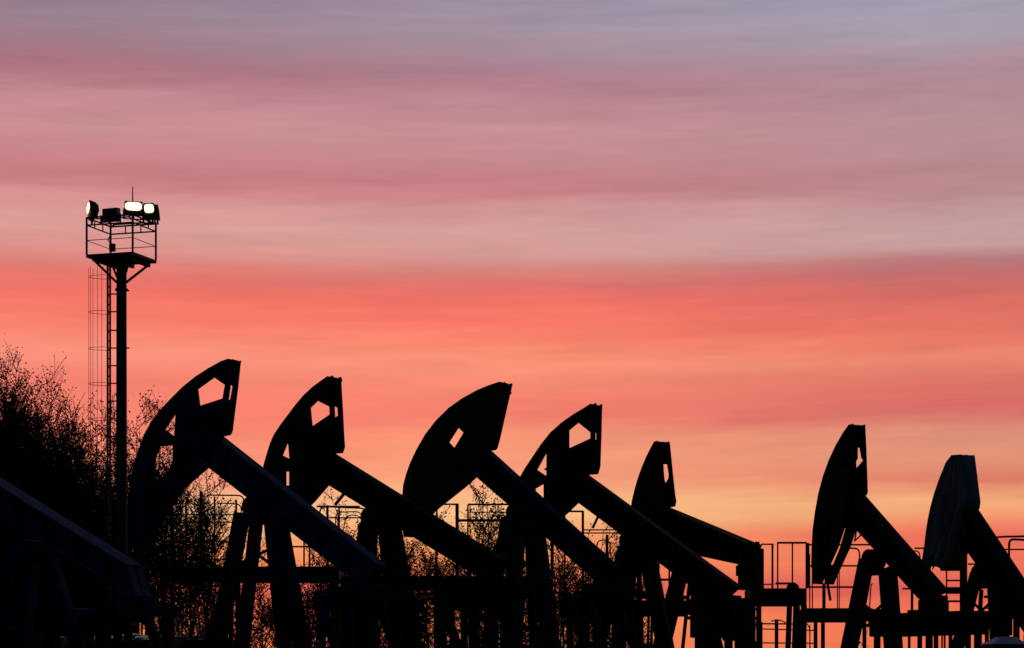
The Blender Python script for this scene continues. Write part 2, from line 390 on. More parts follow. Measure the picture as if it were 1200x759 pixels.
for J, cross in ((J1, ((290,640),(338,676),(276,662),(322,640))), (J2, ((428,640),(472,690),(426,690),(462,640))), (J3, ((600,640),(640,690),(594,690),(630,640))),
                 (J4, ((728,665),(765,705),(716,705),(752,665))), (J5, ((790,690),(820,712),(786,712),(816,690))), (J6, ((1006,700),(1044,740),(1000,740),(1042,700))), (J7, ((1136,700),(1168,735),(1130,735),(1166,700)))):
    a, b, c, d = cross
    J.tie(a, b, .045, -.3); J.tie(c, d, .045, -.34)

# ------------------------------------------------------------------ service platforms with pipe railings
def platform(label, Y, x0, x1, yt, yb, posts, rails, depth=1.3, legs=(), thin=.02, bent=(), group='service platforms with pipe railings'):
    """deck seen between photo columns x0..x1 and rows yt..yb at depth Y; posts (x, w, ytop[, x at foot]); rails (xa, xb, y, w)"""
    c = at((x0+x1)/2, yt, Y); root = empty('service_platform', (c.x, Y, 0)); tag(root, label, 'platform', group)
    s = Y/F; L = lambda p: Vector((p.x-c.x, p.y-Y, p.z))
    A = L(at(x0, yt, Y)); B = L(at(x1, yb, Y))
    m = MB(); m.box((A.x, -depth/2, B.z), (B.x, -depth/2+.06, A.z)); m.box((A.x, depth/2-.06, B.z), (B.x, depth/2, A.z))
    n = max(2, int((B.x-A.x)/.9))
    for i in range(n+1):
        x = A.x + (B.x-A.x-.06)*i/n; m.box((x, -depth/2+.06, B.z+.01), (x+.06, depth/2-.06, A.z-.045))
    m.build('deck_frame', M['steel'], root)
    m = MB(); k = 10
    for i in range(k): y = -depth/2+.065+(depth-.15)*i/k; m.box((A.x+.01, y, A.z-.04), (B.x-.01, y+(depth-.15)/k*.72, A.z-.006))
    m.build('deck_grating', M['rail'], root)
    pts = [(p, -depth/2+.03) for p in posts]
    for p, y in pts:
        x, w, yt_ = p[:3]; T = L(at(x, yt_, Y)); xb = L(at(p[3], yt, Y)).x if len(p) > 3 else T.x
        m = MB(); r = max(w*s/2, .011); m.tube([(T.x, y, T.z), (xb, y, A.z)], r, 8); m.build('railing_post', M['rail'], root)
    for xa, xb, y_, w in rails:
        P, Q = L(at(xa, y_, Y)), L(at(xb, y_, Y)); m = MB(); m.tube([(P.x, -depth/2+.03, P.z), (Q.x, -depth/2+.03, Q.z)], max(w*s/2, .011), 8); m.build('rail', M['rail'], root)
    for path, w in bent:
        P = [L(at(*p, Y)) for p in path]; Pn = []
        for i, q in enumerate(P):         # rounded corners
            if 0 < i < len(P)-1:
                a, b = P[i-1], P[i+1]; ra = min(.12, (a-q).length*.45); rb = min(.12, (b-q).length*.45)
                qa, qb = q+(a-q).normalized()*ra, q+(b-q).normalized()*rb
                for t in (0, .25, .5, .75, 1): Pn.append(qa*(1-t)**2 + q*2*t*(1-t) + qb*t*t)
            else: Pn.append(q)
        m = MB(); m.tube([(q.x, depth/2-.03, q.z) for q in Pn], max(w*s/2, .011), 8); m.build('rail', M['rail'], root)
    for lx, w, slant in legs:
        P = L(at(lx, yb, Y)); Q = Vector((P.x+slant, 0, 0))
        for y in (-depth/2+.05, depth/2-.05):
            m = MB(); m.bar((P.x, y, P.z-.002), (Q.x, y, .0), w*s, .1, side=(1,0,0)); m.build('leg', M['steel'], root)
    return root

platform('long railed platform behind the pumpjack beside the mast, trees behind it', 47, 196, 400, 665, 681,
    [(223,2.5,590),(240.6,4,578),(256,2,584),(281,2.5,588),(342,4.5,612,341),(359.5,2,625),(366,2,630)],
    [(199,284,605,1.6),(199,284,613.6,1.6),(199,276,636,1.6),(338,400,642,2)], legs=[(197,5,0),(275,5,0),(392,5,.1)],
    bent=[([(240,576.5),(281.5,577),(282.5,640)],1.8), ([(250,586),(278.5,587),(279.5,640)],1.5), ([(196,664),(196.5,598)],5)])
platform('platform with rounded pipe rails behind the second lattice-headed pumpjack from the mast', 48, 402, 520, 676, 690,
    [(386.5,3,594),(400,2.2,596)], [(374,424,595.5,2),(388,424,608.5,1.6)], legs=[(410,5,0),(512,5,0)],
    bent=[([(372,640),(372,590),(428,592.5),(428,640)],1.8), ([(389,640),(391,597),(421,596),(424,640)],1.4), ([(396,640),(403,600),(421,601),(421,640)],1.2)])
platform('platform with square pipe rails seen under the solid-headed pumpjack', 49, 522, 642, 676, 689,
    [(513,2,592.5),(536.5,4,592),(549,2,593),(551.5,1.2,594),(646.5,4,618)], [(513,537,592.8,2),(549,602,593,2.2),(536,600,611.5,3.2),(549,600,602,1.2)], legs=[(530,5,0),(560,4,0),(634,5,0)],
    bent=[([(575,660),(575,601),(597,601),(598,660)],1.5)])
platform('platform behind the lattice-headed pumpjack next to the solid-headed one', 50, 655, 806, 704, 721,
    [(682,3,601),(710,3.4,628),(661,2,601),(782,2.2,655),(770,2,660)], [(655,683,601,2.2),(683,732,622.4,1.6),(683,732,626,1.6),(760,800,680,2.6)], legs=[(698,5,0),(747,3,0),(762,3,-.05)],
    bent=[([(700,640),(702,630),(716,630),(718,660)],1.5)])
platform('platform with open railing beyond the squared tail of the small pumpjack', 51, 876, 941, 690, 709,
    [(901.5,2.4,639),(907.6,1.8,637),(924.6,1.8,637),(942,4.6,637.5)], [(888,903,639,1.8),(907,941,637.3,2.4),(905,928,684.4,2.6),(887,903,685.4,1.5)], legs=[(929,6,-.12),(938,6.5,-.04),(887,3.2,0)],
    bent=[([(928.5,692),(929,684),(937,684),(938,692)],7)])
platform('platform with three rails behind the tall narrow pumpjack', 50, 941, 1017, 713, 728,
    [(947.6,1.4,640),(944.5,1.4,650),(961,4,684),(976.7,1.4,665),(978.8,1.2,665)], [(944,1014,639.6,2),(944,1010,664,2),(944,1010,688.6,2.2)], legs=[(960,4,0),(1008,4,0)],
    bent=[([(1023,730),(1026,682),(1028,682)],1.5), ([(1000,639.6),(1012,640),(1013,665)],2)])
platform('short platform between the tall pumpjack and the sheet-covered one', 50.5, 1052, 1134, 730, 739,
    [(1063,3.2,683),(1082.6,2.2,643),(1120,3.6,668),(1124,6,648),(1103,1.8,655),(1097,1.5,690)], [(1052,1085,690.5,2),(1066,1085,643.6,2),(1096,1122,667,6),(1103,1120,681,2),(1102,1132,692.5,8),(1100,1120,705,2.4)],
    legs=[(1071,2.5,0),(1084,4,0),(1092,2.6,0),(1098,1.2,0),(1101,1.4,0),(1120,4,0),(1128,6,0)],
    bent=[([(1071,643.6),(1080,642.5),(1084,646),(1084,700)],1.6)])
platform('platform with bent pipe railing at the right edge behind the sheet-covered pumpjack', 51.5, 1134, 1240, 716, 724,
    [(1143,1.5,690),(1197,3,718)], [(1128,1142,662,2),(1130,1140,672,1.6),(1170,1215,645,1.8),(1140,1162,713,2),(1140,1162,717,2),(1186,1210,731,2.4)], legs=[(1150,4,0),(1197,5,0),(1186,3,0)],
    bent=[([(1168,628),(1176,626.5),(1186,626),(1216,625.5)],2.4), ([(1189.5,680),(1189.5,631),(1194,629),(1216,630.5)],2.8)])

# low pipe railing under the platform near the small pumpjack
def low_rail():
    Y = 53; c = at(920, 759, Y); root = empty('pipe_railing', (c.x, Y, 0)); tag(root, 'low pipe railing on posts under the platforms left of the tall narrow pumpjack', 'railing')
    L = lambda p: Vector((p.x-c.x, 0, p.z)); s = Y/F
    for x, w, yt in ((887.5,3,700),(910,4.4,725),(935.5,7,727),(949,1.4,731),(893,1.4,728),(883,1.6,712)):
        T = L(at(x, yt, Y)); m = MB(); m.tube([(T.x,0,T.z),(T.x,0,0)], max(.012, w*s/2), 8); m.build('post', M['rail'], root)
    for pts, w in (([(885,730),(938,730.5)],1.8), ([(885,736),(956,738)],1.5), ([(885,752.5),(956,753)],1.5), ([(938,727),(945,729),(949,735),(949.5,759)],1.5), ([(886,727),(893,733),(891,745),(893,759)],1.8), ([(904,727),(915,726),(921,729)],1.5)):
        m = MB(); m.tube([L(at(*p, Y)) + Vector((0, .04, 0)) for p in pts], max(.012, w*s/2), 8); m.build('rail', M['rail'], root)
low_rail()

# control cabinet cut by the bottom right corner
def cabinet():
    Y = 34; c = at(1176, 759, Y); root = empty('control_cabinet', (c.x, Y, 0)); tag(root, 'pale blue-grey roofed cabinet cut off by the bottom edge at the right', 'cabinet')
    P = lambda x, y: at(x, y, Y) - Vector((c.x, Y, 0))
    a, b, t0, t1 = P(1153,755), P(1197,755), P(1169,745.6), P(1188,745.2)
    d = .5
    m = MB(); m.add([(a.x,-d,a.z),(b.x,-d,b.z),(b.x,d,b.z),(a.x,d,a.z),(t0.x,-d*.3,t0.z),(t1.x,-d*.3,t1.z),(t1.x,d*.3,t1.z),(t0.x,d*.3,t0.z)],
        [(3,2,1,0),(4,5,6,7),(0,1,5,4),(1,2,6,5),(2,3,7,6),(3,0,4,7)]); m.build('roof', M['roof'], root, bevel=.03)
    m = MB(); m.box((a.x+.04,-d+.04,0),(b.x-.04,d-.04,a.z-.002)); w = m.build('body', M['olive'], root, bevel=.01)
    m = MB(); m.box((a.x+.08,-d+.02,.2),(b.x-.08,-d+.038,a.z-.12)); dd = m.build('door', M['olive'], root)
    m = MB(); m.box((b.x-.16,-d-.02,1.0),(b.x-.13,-d+.018,1.16)); m.build('handle', M['steel'], dd)
cabinet()

# ------------------------------------------------------------------ floodlight mast
def mast():
    Y = 62; s = Y/F; c = at(142.4, 303.4, Y); root = empty('floodlight_mast', (c.x, Y, 0))
    tag(root, 'tall floodlight mast with railed top platform, caged ladder and three lit lamps', 'light mast')
    zf = c.z; Z = lambda py, dy=0: CAMZ+(YH-py)/F*(Y+dy) ; X = lambda px, dy=0: (px-CX)/F*(Y+dy)-c.x
    m = MB(); m.tube([(0,0,0),(0,0,zf-.1)], 7.2*s, 24, 5.9*s); m.build('column', M['mast'], root, smooth=False)
    for z in (2.2, 6.0, Z(341)):
        m = MB(); m.tube([(0,0,z),(0,0,z+.05)], 7.6*s, 24); m.build('collar', M['mast'], root)
    for py in (341, 407):
        m = MB(); m.tube([(0,0,Z(py)),(9.2*s,0,Z(py))], .02, 6); m.build('step_bolt', M['mast'], root)
    h = .93; ang = R(207)
    cor = [Vector((h*math.cos(ang+i*math.pi/2), h*math.sin(ang+i*math.pi/2), 0)) for i in range(4)]   # left, near, right, far
    lf, nr, rt, fr = cor
    m = MB(); vs = [(p.x*1.02, p.y*1.02, zf-.05) for p in cor] + [(p.x*1.02, p.y*1.02, zf+.03) for p in cor]
    m.add(vs, [(3,2,1,0),(4,5,6,7),(0,1,5,4),(1,2,6,5),(2,3,7,6),(3,0,4,7)])
    for k in (-.35, .0, .35): m.bar(lf.lerp(nr,.5+k)+Vector((0,0,zf-.1)), rt.lerp(fr,.5-k)+Vector((0,0,zf-.1)), .08, .095)
    m.build('platform_floor', M['mast'], root)
    H = .98
    for p in cor:
        m = MB(); m.bar((p.x,p.y,zf+.032),(p.x,p.y,zf+H), .048, .048); m.build('railing_post', M['mast'], root)
    for z, r in ((zf+H, .022), (zf+H*.80, .02), (zf+H*.40, .010)):
        m = MB()
        for i in range(4):
            a, b = cor[i], cor[(i+1)%4]; m.tube([(a.x,a.y,z),(b.x,b.y,z)], r, 6)
            if r > .02 and z < zf+H-.01: pass
        m.build('guard_rail', M['mast'], root)
    m = MB()
    for i in range(4):
        a, b = cor[i], cor[(i+1)%4]
        for t in (.33, .67): p = a.lerp(b, t); m.tube([(p.x,p.y,zf+H*.8),(p.x,p.y,zf+H)], .018, 6)
        m.tube([(a.x*.62,a.y*.62,zf+H+.0),(b.x*.62,b.y*.62,zf+H+.0)], .02, 6); m.tube([(a.x*.62,a.y*.62,zf+H),(a.x,a.y,zf+H)], .02, 6)
    m.build('lamp_frame', M['mast'], root)
    m = MB(); m.tube([(nr.x,nr.y,zf+H),(nr.x,nr.y,zf+H+.72)], .026, 6, .012); m.build('lightning_rod', M['mast'], root)
    m = MB(); m.box((fr.x-.02,fr.y-.14,zf+.32),(fr.x+.14,fr.y-.03,zf+.52)); m.build('junction_box', M['mast'], root, bevel=.008)
    m = MB(); m.tube([(fr.x+.03,fr.y-.06,zf+.52),(fr.x-.06,fr.y-.06,zf+.62),(fr.x+.02,fr.y-.06,zf+.78)], .02, 6); m.build('cable', M['mast'], root)
    for p, z in ((lf,332),(nr,333),(rt,331),(fr,333)):
        q = p*.78; a = p.normalized()*5.6*s; m = MB(); m.bar((a.x,a.y,Z(z)),(q.x,q.y,zf-.11), .05, .05); m.build('brace', M['mast'], root)
    # ladder on the left side, standing off the column
    lx = X(127.6); w = .19
    lad = MB()
    for y in (-w, w): lad.bar((lx,y,.4),(lx,y,zf+.0), .05, .03, side=(1,0,0))
    z = .5
    k = 0
    while z < zf-.2: lad.tube([(lx,-w,z),(lx,w,z)], .014, 6); z += 20.7*s*.5
    lo = lad.build('ladder', M['mast'], root)
    z = Z(345); m = MB()
    while z > .8: m.bar((lx,0,z),(-5*s,0,z), .03, .05, side=(0,0,1)); z -= 20.7*s
    m.build('standoff', M['mast'], lo)
    m = MB(); r = .34; cx = lx-.06-r*.35
    def cage_pt(t, z): return (lx-.03-(r*1.45)*math.sin(t), -r*math.cos(t), z)
    z = Z(325)
    while z > 2.4:
        m.tube([cage_pt(math.pi*i/12, z) for i in range(13)], .007, 5); z -= 41.4*s
    for t in (.45, 1.0, 1.57, 2.14, 2.7): m.tube([cage_pt(t, 2.4), cage_pt(t, Z(314))], .006, 5)
    m.build('safety_cage', M['rail'], lo)
    # floodlights: centre, facing direction, width, height, lit
    def flood(px, py, dy, az, el, wpx, hpx, lit, lo_=0.0, hi=1.0, roll=0.0):
        d = Vector((math.sin(R(az))*math.cos(R(el)), -math.cos(R(az))*math.cos(R(el)), math.sin(R(el))))
        q = d.to_track_quat('-Y', 'Z').to_matrix() @ Matrix.Rotation(R(roll), 3, 'Y')
        C = Vector((X(px, dy), dy, Z(py, dy))); w, h_ = wpx*s/2, hpx*s/2; dp = .16
        T = lambda v: C + q @ Vector(v)
        m = MB(); vs = [T((-w,-dp*.2,-h_)),T((w,-dp*.2,-h_)),T((w,-dp*.2,h_)),T((-w,-dp*.2,h_)),T((-w*.8,dp,-h_*.7)),T((w*.8,dp,-h_*.7)),T((w*.8,dp,h_*.7)),T((-w*.8,dp,h_*.7))]
        m.add(vs, [(0,1,2,3),(7,6,5,4),(0,4,5,1),(1,5,6,2),(2,6,7,3),(3,7,4,0)])
        for i in range(5):   # cooling fins
            x = -w*.6+w*1.2*i/4; a = [T((x-.008,dp,-h_*.6)),T((x+.008,dp,-h_*.6)),T((x+.008,dp,h_*.6)),T((x-.008,dp,h_*.6)),T((x-.008,dp+.05,-h_*.5)),T((x+.008,dp+.05,-h_*.5)),T((x+.008,dp+.05,h_*.5)),T((x-.008,dp+.05,h_*.5))]
            m.add(a, [(0,1,2,3),(7,6,5,4),(0,4,5,1),(1,5,6,2),(2,6,7,3),(3,7,4,0)])
        f = m.build('floodlight', M['lamp'], root, bevel=.01)
        m = MB(); z0, z1 = -h_*.9+2*h_*.9*lo_, -h_*.9+2*h_*.9*hi; n = 20; rim = []
        zc, zr = (z0+z1)/2, (z1-z0)/2
        for i in range(n):
            t = 2*math.pi*i/n; cs, sn = math.cos(t), math.sin(t)
            rim.append((w*.9*abs(cs)**.6*(1 if cs>0 else -1), zc+zr*abs(sn)**.6*(1 if sn>0 else -1)))
        m.add([T((x,-dp*.2-.012,z)) for x,z in rim]+[T((0,-dp*.2-.045,zc))]+[T((x,-dp*.2-.002,z)) for x,z in rim], [(i,(i+1)%n,n) for i in range(n)]+[(i,n+1+i,n+1+(i+1)%n,(i+1)%n) for i in range(n)])
        m.build('lens', M['lens'] if lit else M['glass'], f)
        m = MB()
        for sx in (-1,1): m.bar(T((sx*(w+.015),.05,0)), T((sx*(w+.015),.05,-h_-.06)), .02, .05, side=(0,1,0))
        m.bar(T((-w-.025,.05,-h_-.07)), T((w+.025,.05,-h_-.07)), .05, .02, side=(0,1,0)); b = T((0,.05,-h_-.08)); m.bar(b, (b.x, b.y, zf+H-.01), .05, .05)
        m.build('bracket', M['lamp'], f)
        if lit:
            e = C + d*.1
            L_ = bpy.data.lights.new('floodlight_beam', 'SPOT'); L_.energy = lit; L_.color = (1,.93,.7); L_.spot_size = R(19); L_.spot_blend = .6; L_.shadow_soft_size = .1
            lobj = bpy.data.objects.new('floodlight_beam', L_); col.objects.link(lobj); lobj.parent = f; lobj.location = e
            lobj.rotation_euler = LDIR.get(px, d).to_track_quat('-Z', 'Y').to_euler()
    LDIR = {156.5: Vector((.06,-.78,-1)), 105.5: Vector((-.12,-.76,-1)), 174.5: Vector((.22,-.76,-1))}
    flood(105.5, 247, -.3, -70, -4, 20, 17, 60, .46, 1.0, -20)
    flood(130.3, 252.6, .75, 172, -12, 22, 17, 0, 0, 1, 4)
    flood(156.5, 245, -.85, 4, -6, 21, 17, 2200, .36, .98, 2)
    flood(174.5, 248.5, -.25, 26, -4, 12.5, 20, 90, .42, .98, -7)
    flood(182.5, 249.5, .1, 112, 12, 20, 19, 0, 0, 1, -12)
mast()

# ------------------------------------------------------------------ trees
def tree(px, Y, top, hw, label, stems=6, leaves=1.0, seed=0, base_py=None, leafsize=.066, lean=0, bottom=.18, thin=0, full=False):
    r = random.Random(seed*77+5)
    c = at(px, top, Y); H = c.z; wd = hw*Y/F
    root = empty('tree', (c.x, Y, -.05)); tag(root, label, 'tree', 'leafy trees and tall shrubs behind the pumpjacks')
    tk = MB(); lf = MB()
    def leaf(p, k=1):
        for _ in range(k):
            q = p + Vector((r.gauss(0,.07), r.gauss(0,.07), r.gauss(0,.07)))
            L = leafsize*r.uniform(.6,1.4); a = Vector((r.gauss(0,1),r.gauss(0,1),r.gauss(0,.8))).normalized(); b = a.orthogonal().normalized()
            b = Quaternion(a, r.uniform(0,6.28)) @ b
            wv = b*L*.34
            lf.add([q, q+a*L*.5+wv, q+a*L, q+a*L*.5-wv], [(0,1,2,3)])
    for i in range(stems):
        ph = i/stems*6.283 + r.uniform(-.5,.5); rad = wd*math.sqrt(r.uniform(.02,.8))
        hh = H*(1-(.3 if full else .42)*(rad/wd)**1.6)*r.uniform(.9 if full else .88,1.0)
        if i == 0: rad = wd*.12; hh = H
        tip = Vector((math.cos(ph)*rad+lean, math.sin(ph)*rad, hh)); b0 = Vector((math.cos(ph)*.15, math.sin(ph)*.15, 0))
        n = 9; path = []
        for k in range(n+1):
            t = k/n; q = b0.lerp(tip, t); out = Vector((math.cos(ph), math.sin(ph), 0))*rad*.25*math.sin(t*3.14)
            path.append(q + out + Vector((r.gauss(0,.05), r.gauss(0,.05), 0))*(1 if 0 < k < n else 0))
        tk.tube(path, (.022+.0034*H)*r.uniform(.7,1.3), 6, .008)
        nb = int(H*(3.9 if full else 3.4))
        for k in range(nb):
            t = bottom + (1-bottom)*(k+r.random())/nb; g = t*n; a = min(int(g), n-1); p = path[a].lerp(path[a+1], g-a)
            if r.random() < thin*max(0, min(1, (.85-t)/.3)): continue
            ln = (.55 + (1-t)*.20*H)*(1.2 if thin else 1)*r.uniform(.5,1.15); ln = min(ln, wd*1.1)
            ph2 = r.uniform(0,6.283); up = r.uniform(.5,1.4)
            d = Vector((math.cos(ph2), math.sin(ph2), up*(1.25 if thin == 0 else .8))).normalized()
            q1 = p + d*ln*.55 + Vector((0,0,-.02)); q2 = p + d*ln + Vector((0,0,.12*ln))
            tk.tube([p,q1,q2], .012+.003*ln, 4, .005, cap=False)
            for j in range(int(3+ln*4.2)):
                w = r.uniform(.25,1.0); e = (p.lerp(q1, w*2) if w < .5 else q1.lerp(q2, w*2-1))
                d2 = (d*.6 + Vector((r.gauss(0,.6), r.gauss(0,.6), r.uniform(.1,.9)))).normalized(); l2 = r.uniform(.22,.7)
                f = e + d2*l2; tk.tube([e,f], .009, 3, .005, cap=False)
                for u in (.3,.55,.8,1.0):
                    if r.random() < .95*leaves: leaf(e.lerp(f,u), 1 if r.random() < .6 else 2)
                if leaves > 1.3: leaf(f, int(leaves))
            leaf(q2, 1)
    trunk = tk.build('trunk', M['bark'], root); crown = lf.build('crown', M['leaf'], root)
    return root
T = [ # px, Y, top, halfwidth, stems, leaves, label
 (-20,68,428,64,20,1.25,'big bushy tree cut by the left edge, widest crown left of the mast'),
 (14,70,427,42,19,1.25,'tallest twiggy tree near the left edge'),
 (50,73,447,42,19,1.2,'dense dark tree on the right shoulder of the big left clump'),
 (10,66,500,60,18,2.6,'low dense bush filling the foot of the left clump above the blue beam'),
 (60,67,535,50,16,2.4,'rounded dense bush standing lower between the left clump and the ladder'),
 (82,72,478,34,16,1.15,'slender tree with thin twigs left of the mast ladder'),
 (108,74,482,24,12,1.4,'twiggy young tree right behind the caged ladder'),
 (108,70,522,40,15,2.0,'leafy bush below the caged ladder'),
 (132,76,482,20,9,1.0,'thin tree hidden partly by the mast column'),
 (158,75,484,20,11,1.2,'thin-twigged tree between the mast and the nearest horsehead'),
 (184,73,476,22,9,1.2,'tree whose fine twigs touch the arc of the nearest horsehead'),
 (160,70,560,22,7,.7,'bush at the foot of the mast behind the nearest horsehead'),
 (206,72,530,32,9,.75,'leafy tree seen through the lower opening of the nearest horsehead'),
 (238,71,548,32,13,.8,'leafy tree with ragged top just under the nearest beam'),
 (222,69,690,36,7,.45,'low bush under the long railed platform'),
 (258,67,708,20,9,1.6,'low dark bush on the right end of the earth bank'),
 (300,74,640,46,11,.8,'thin shrub between the legs of the pumpjack nearest the mast'),
 (358,76,655,30,11,.7,'sparse shrub right of the nearest pumpjack legs'),
 (392,73,598,32,15,.9,'shrub behind the rounded pipe rails'),
 (450,71,600,46,17,1.0,'leafy tree behind the legs of the second lattice-headed pumpjack'),
 (505,73,612,40,18,1.1,'leafy tree showing under the second lattice-headed beam'),
 (564,72,562,22,12,1.1,'pointed tree standing under the solid-headed pumpjack'),
 (584,75,618,38,16,1.1,'tree behind the legs of the solid-headed pumpjack'),
 (655,73,628,36,16,1.0,'tree right of the solid-headed pumpjack legs'),
 (704,71,620,26,14,1.0,'small tree in the gap under the lattice-headed beam beside the solid head'),
 (738,74,640,24,12,.9,'rightmost shrub, fading out behind the small narrow-headed pumpjack legs'),
]
for i, (px, Y, top, hw, st, lv, lab) in enumerate(T):
    tree(px, Y, top, hw, lab, st, lv, seed=i+1, bottom=.42 if i in (0,1,2,5) else .5 if px in (132,158,184) else .46 if px in (164,206,238) else .3 if px > 270 else .18, thin=.55 if px > 150 and px != 258 else 0, full=i in (0,1,2,5))
for i, (px, top) in enumerate(((1011,754),)):
    tree(px, 58, top, 6, 'tiny weed tip between the legs of the tall narrow pumpjack', 3, 1.2, seed=90)

# ------------------------------------------------------------------ ground, earth bank, pale rubble
def ground():
    m = MB(); xs = [-900,-500,-300,-200,-140]+[-100+4*i for i in range(51)]+[140,200,300,500,900]; ys = [-120,-60,-20]+[4*i for i in range(31)]+[150,200,300,500,900,1600,3000]
    vs = [(x,y,(noise.noise(Vector((x*.11,y*.11,0)))*.12 if abs(x) < 101 and 0 < y < 130 else 0)-.12) for y in ys for x in xs]; nx = len(xs)
    m.add(vs, [(j*nx+i,j*nx+i+1,(j+1)*nx+i+1,(j+1)*nx+i) for j in range(len(ys)-1) for i in range(nx-1)])
    o = m.build('ground', M['soil'], None, smooth=True); o['kind'] = 'structure'
ground()
BY = 54.0
def bank_z(x, y):
    crest = at(0, 745.5, BY).z; xr = at(262, 0, BY).x
    fx = 1.0 if x < xr else max(0, 1-(x-xr)/2.6); fx = fx*fx*(3-2*fx)
    g = math.exp(-((y-BY)/(1.0 if y < BY else 2.4))**2)
    n = noise.noise(Vector((x*.7,y*.7,3)))*.10 + noise.noise(Vector((x*2.3,y*2.3,7)))*.04
    return crest*fx*g*(1+n*.35) - .25*(1-fx*g)
def bank():
    m = MB(); x0, x1 = -26.0, at(262,0,BY).x+2.9; nx, ny = 110, 64
    vs = [(x0+(x1-x0)*i/nx, BY-6+12*j/ny, bank_z(x0+(x1-x0)*i/nx, BY-6+12*j/ny)) for j in range(ny+1) for i in range(nx+1)]
    m.add(vs, [(j*(nx+1)+i,j*(nx+1)+i+1,(j+1)*(nx+1)+i+1,(j+1)*(nx+1)+i) for j in range(ny) for i in range(nx)])
    o = m.build('earth_bank', M['soil'], None, smooth=True); o['kind'] = 'structure'
bank()
def rubble():
    m = MB(); r = random.Random(4)
    for i in range(260):
        px = r.choice([r.gauss(158,14), r.uniform(60,270), r.gauss(190,18), r.gauss(120,10)]); 
        if not 30 < px < 275: continue
        x = at(px,0,BY).x; y = BY + r.uniform(-.2,.7); z = bank_z(x, y); rr = r.uniform(.018,.05)*(1.25 if 138 < px < 172 else 1)
        vs = []; n = 7
        for j, (hz, k) in enumerate(((-.4,.8),(.15,1),(.65,.55))):
            for q in range(n): t = 6.283*q/n; vs.append((x+math.cos(t)*rr*1.8*k*r.uniform(.75,1.2), y+math.sin(t)*rr*1.4*k*r.uniform(.75,1.2), z+rr*hz*r.uniform(.8,1.2)))
        fs = [tuple(range(2*n,3*n))]+[(j*n+q, j*n+(q+1)%n, (j+1)*n+(q+1)%n, (j+1)*n+q) for j in range(2) for q in range(n)]
        m.add(vs, fs)
    o = m.build('pale_rubble', M['snow'], None); tag(o, 'pale rubble scattered on the crest of the dark earth bank below the mast', 'rubble', kind='stuff')
rubble()

# ------------------------------------------------------------------ sky
def lin(c): return tuple((v/255/12.92 if v/255 <= .04045 else ((v/255+.055)/1.055)**2.4) for v in c) + (1,)
ROWS = [ # photo row, left, centre, right (sRGB)
 (0,   (148,124,142),(158,146,166),(166,160,180)),
 (35,  (160,132,148),(168,150,164),(172,162,178)),
 (62,  (166,126,140),(172,142,156),(174,160,174)),
 (82,  (172,118,130),(176,132,148),(178,150,162)),
 (98,  (182,122,132),(184,132,144),(178,140,152)),
 (125, (202,142,150),(196,142,150),(184,142,152)),
 (155, (208,148,152),(204,148,152),(188,146,152)),
 (185, (206,138,142),(202,142,148),(190,146,152)),
 (215, (206,128,132),(202,130,136),(188,138,142)),
 (228, (212,136,138),(208,134,138),(188,140,144)),
 (245, (220,152,150),(214,152,152),(196,152,154)),
 (272, (224,160,154),(218,164,160),(202,162,162)),
 (298, (226,150,142),(218,158,152),(202,162,162)),
 (314, (228,134,124),(220,136,128),(190,126,128)),
 (328, (236,122,112),(228,120,113),(200,114,114)),
 (348, (248,120,106),(244,116,104),(216,110,104)),
 (380, (255,130,112),(255,126,106),(230,116,102)),
 (408, (255,146,124),(255,142,114),(240,126,106)),
 (428, (255,148,128),(255,150,122),(240,138,114)),
 (446, (250,132,114),(255,146,120),(230,122,106)),
 (475, (253,134,115),(253,134,114),(222,112,104)),
 (492, (255,135,114),(252,134,114),(218,116,106)),
 (510, (255,140,116),(255,150,118),(226,148,124)),
 (538, (255,146,118),(255,160,124),(230,150,122)),
 (562, (255,160,126),(255,166,126),(228,128,106)),
 (588, (255,180,142),(255,192,138),(250,176,126)),
 (606, (255,190,146),(255,196,136),(246,156,114)),
 (630, (255,176,126),(255,168,108),(240,112,94)),
 (660, (255,150,100),(255,150,98),(244,120,90)),
 (690, (240,104,88),(238,104,90),(224,96,86)),
 (725, (250,124,88),(255,146,92),(248,122,86)),
 (800, (240,110,80),(252,130,86),(240,110,80)),
]
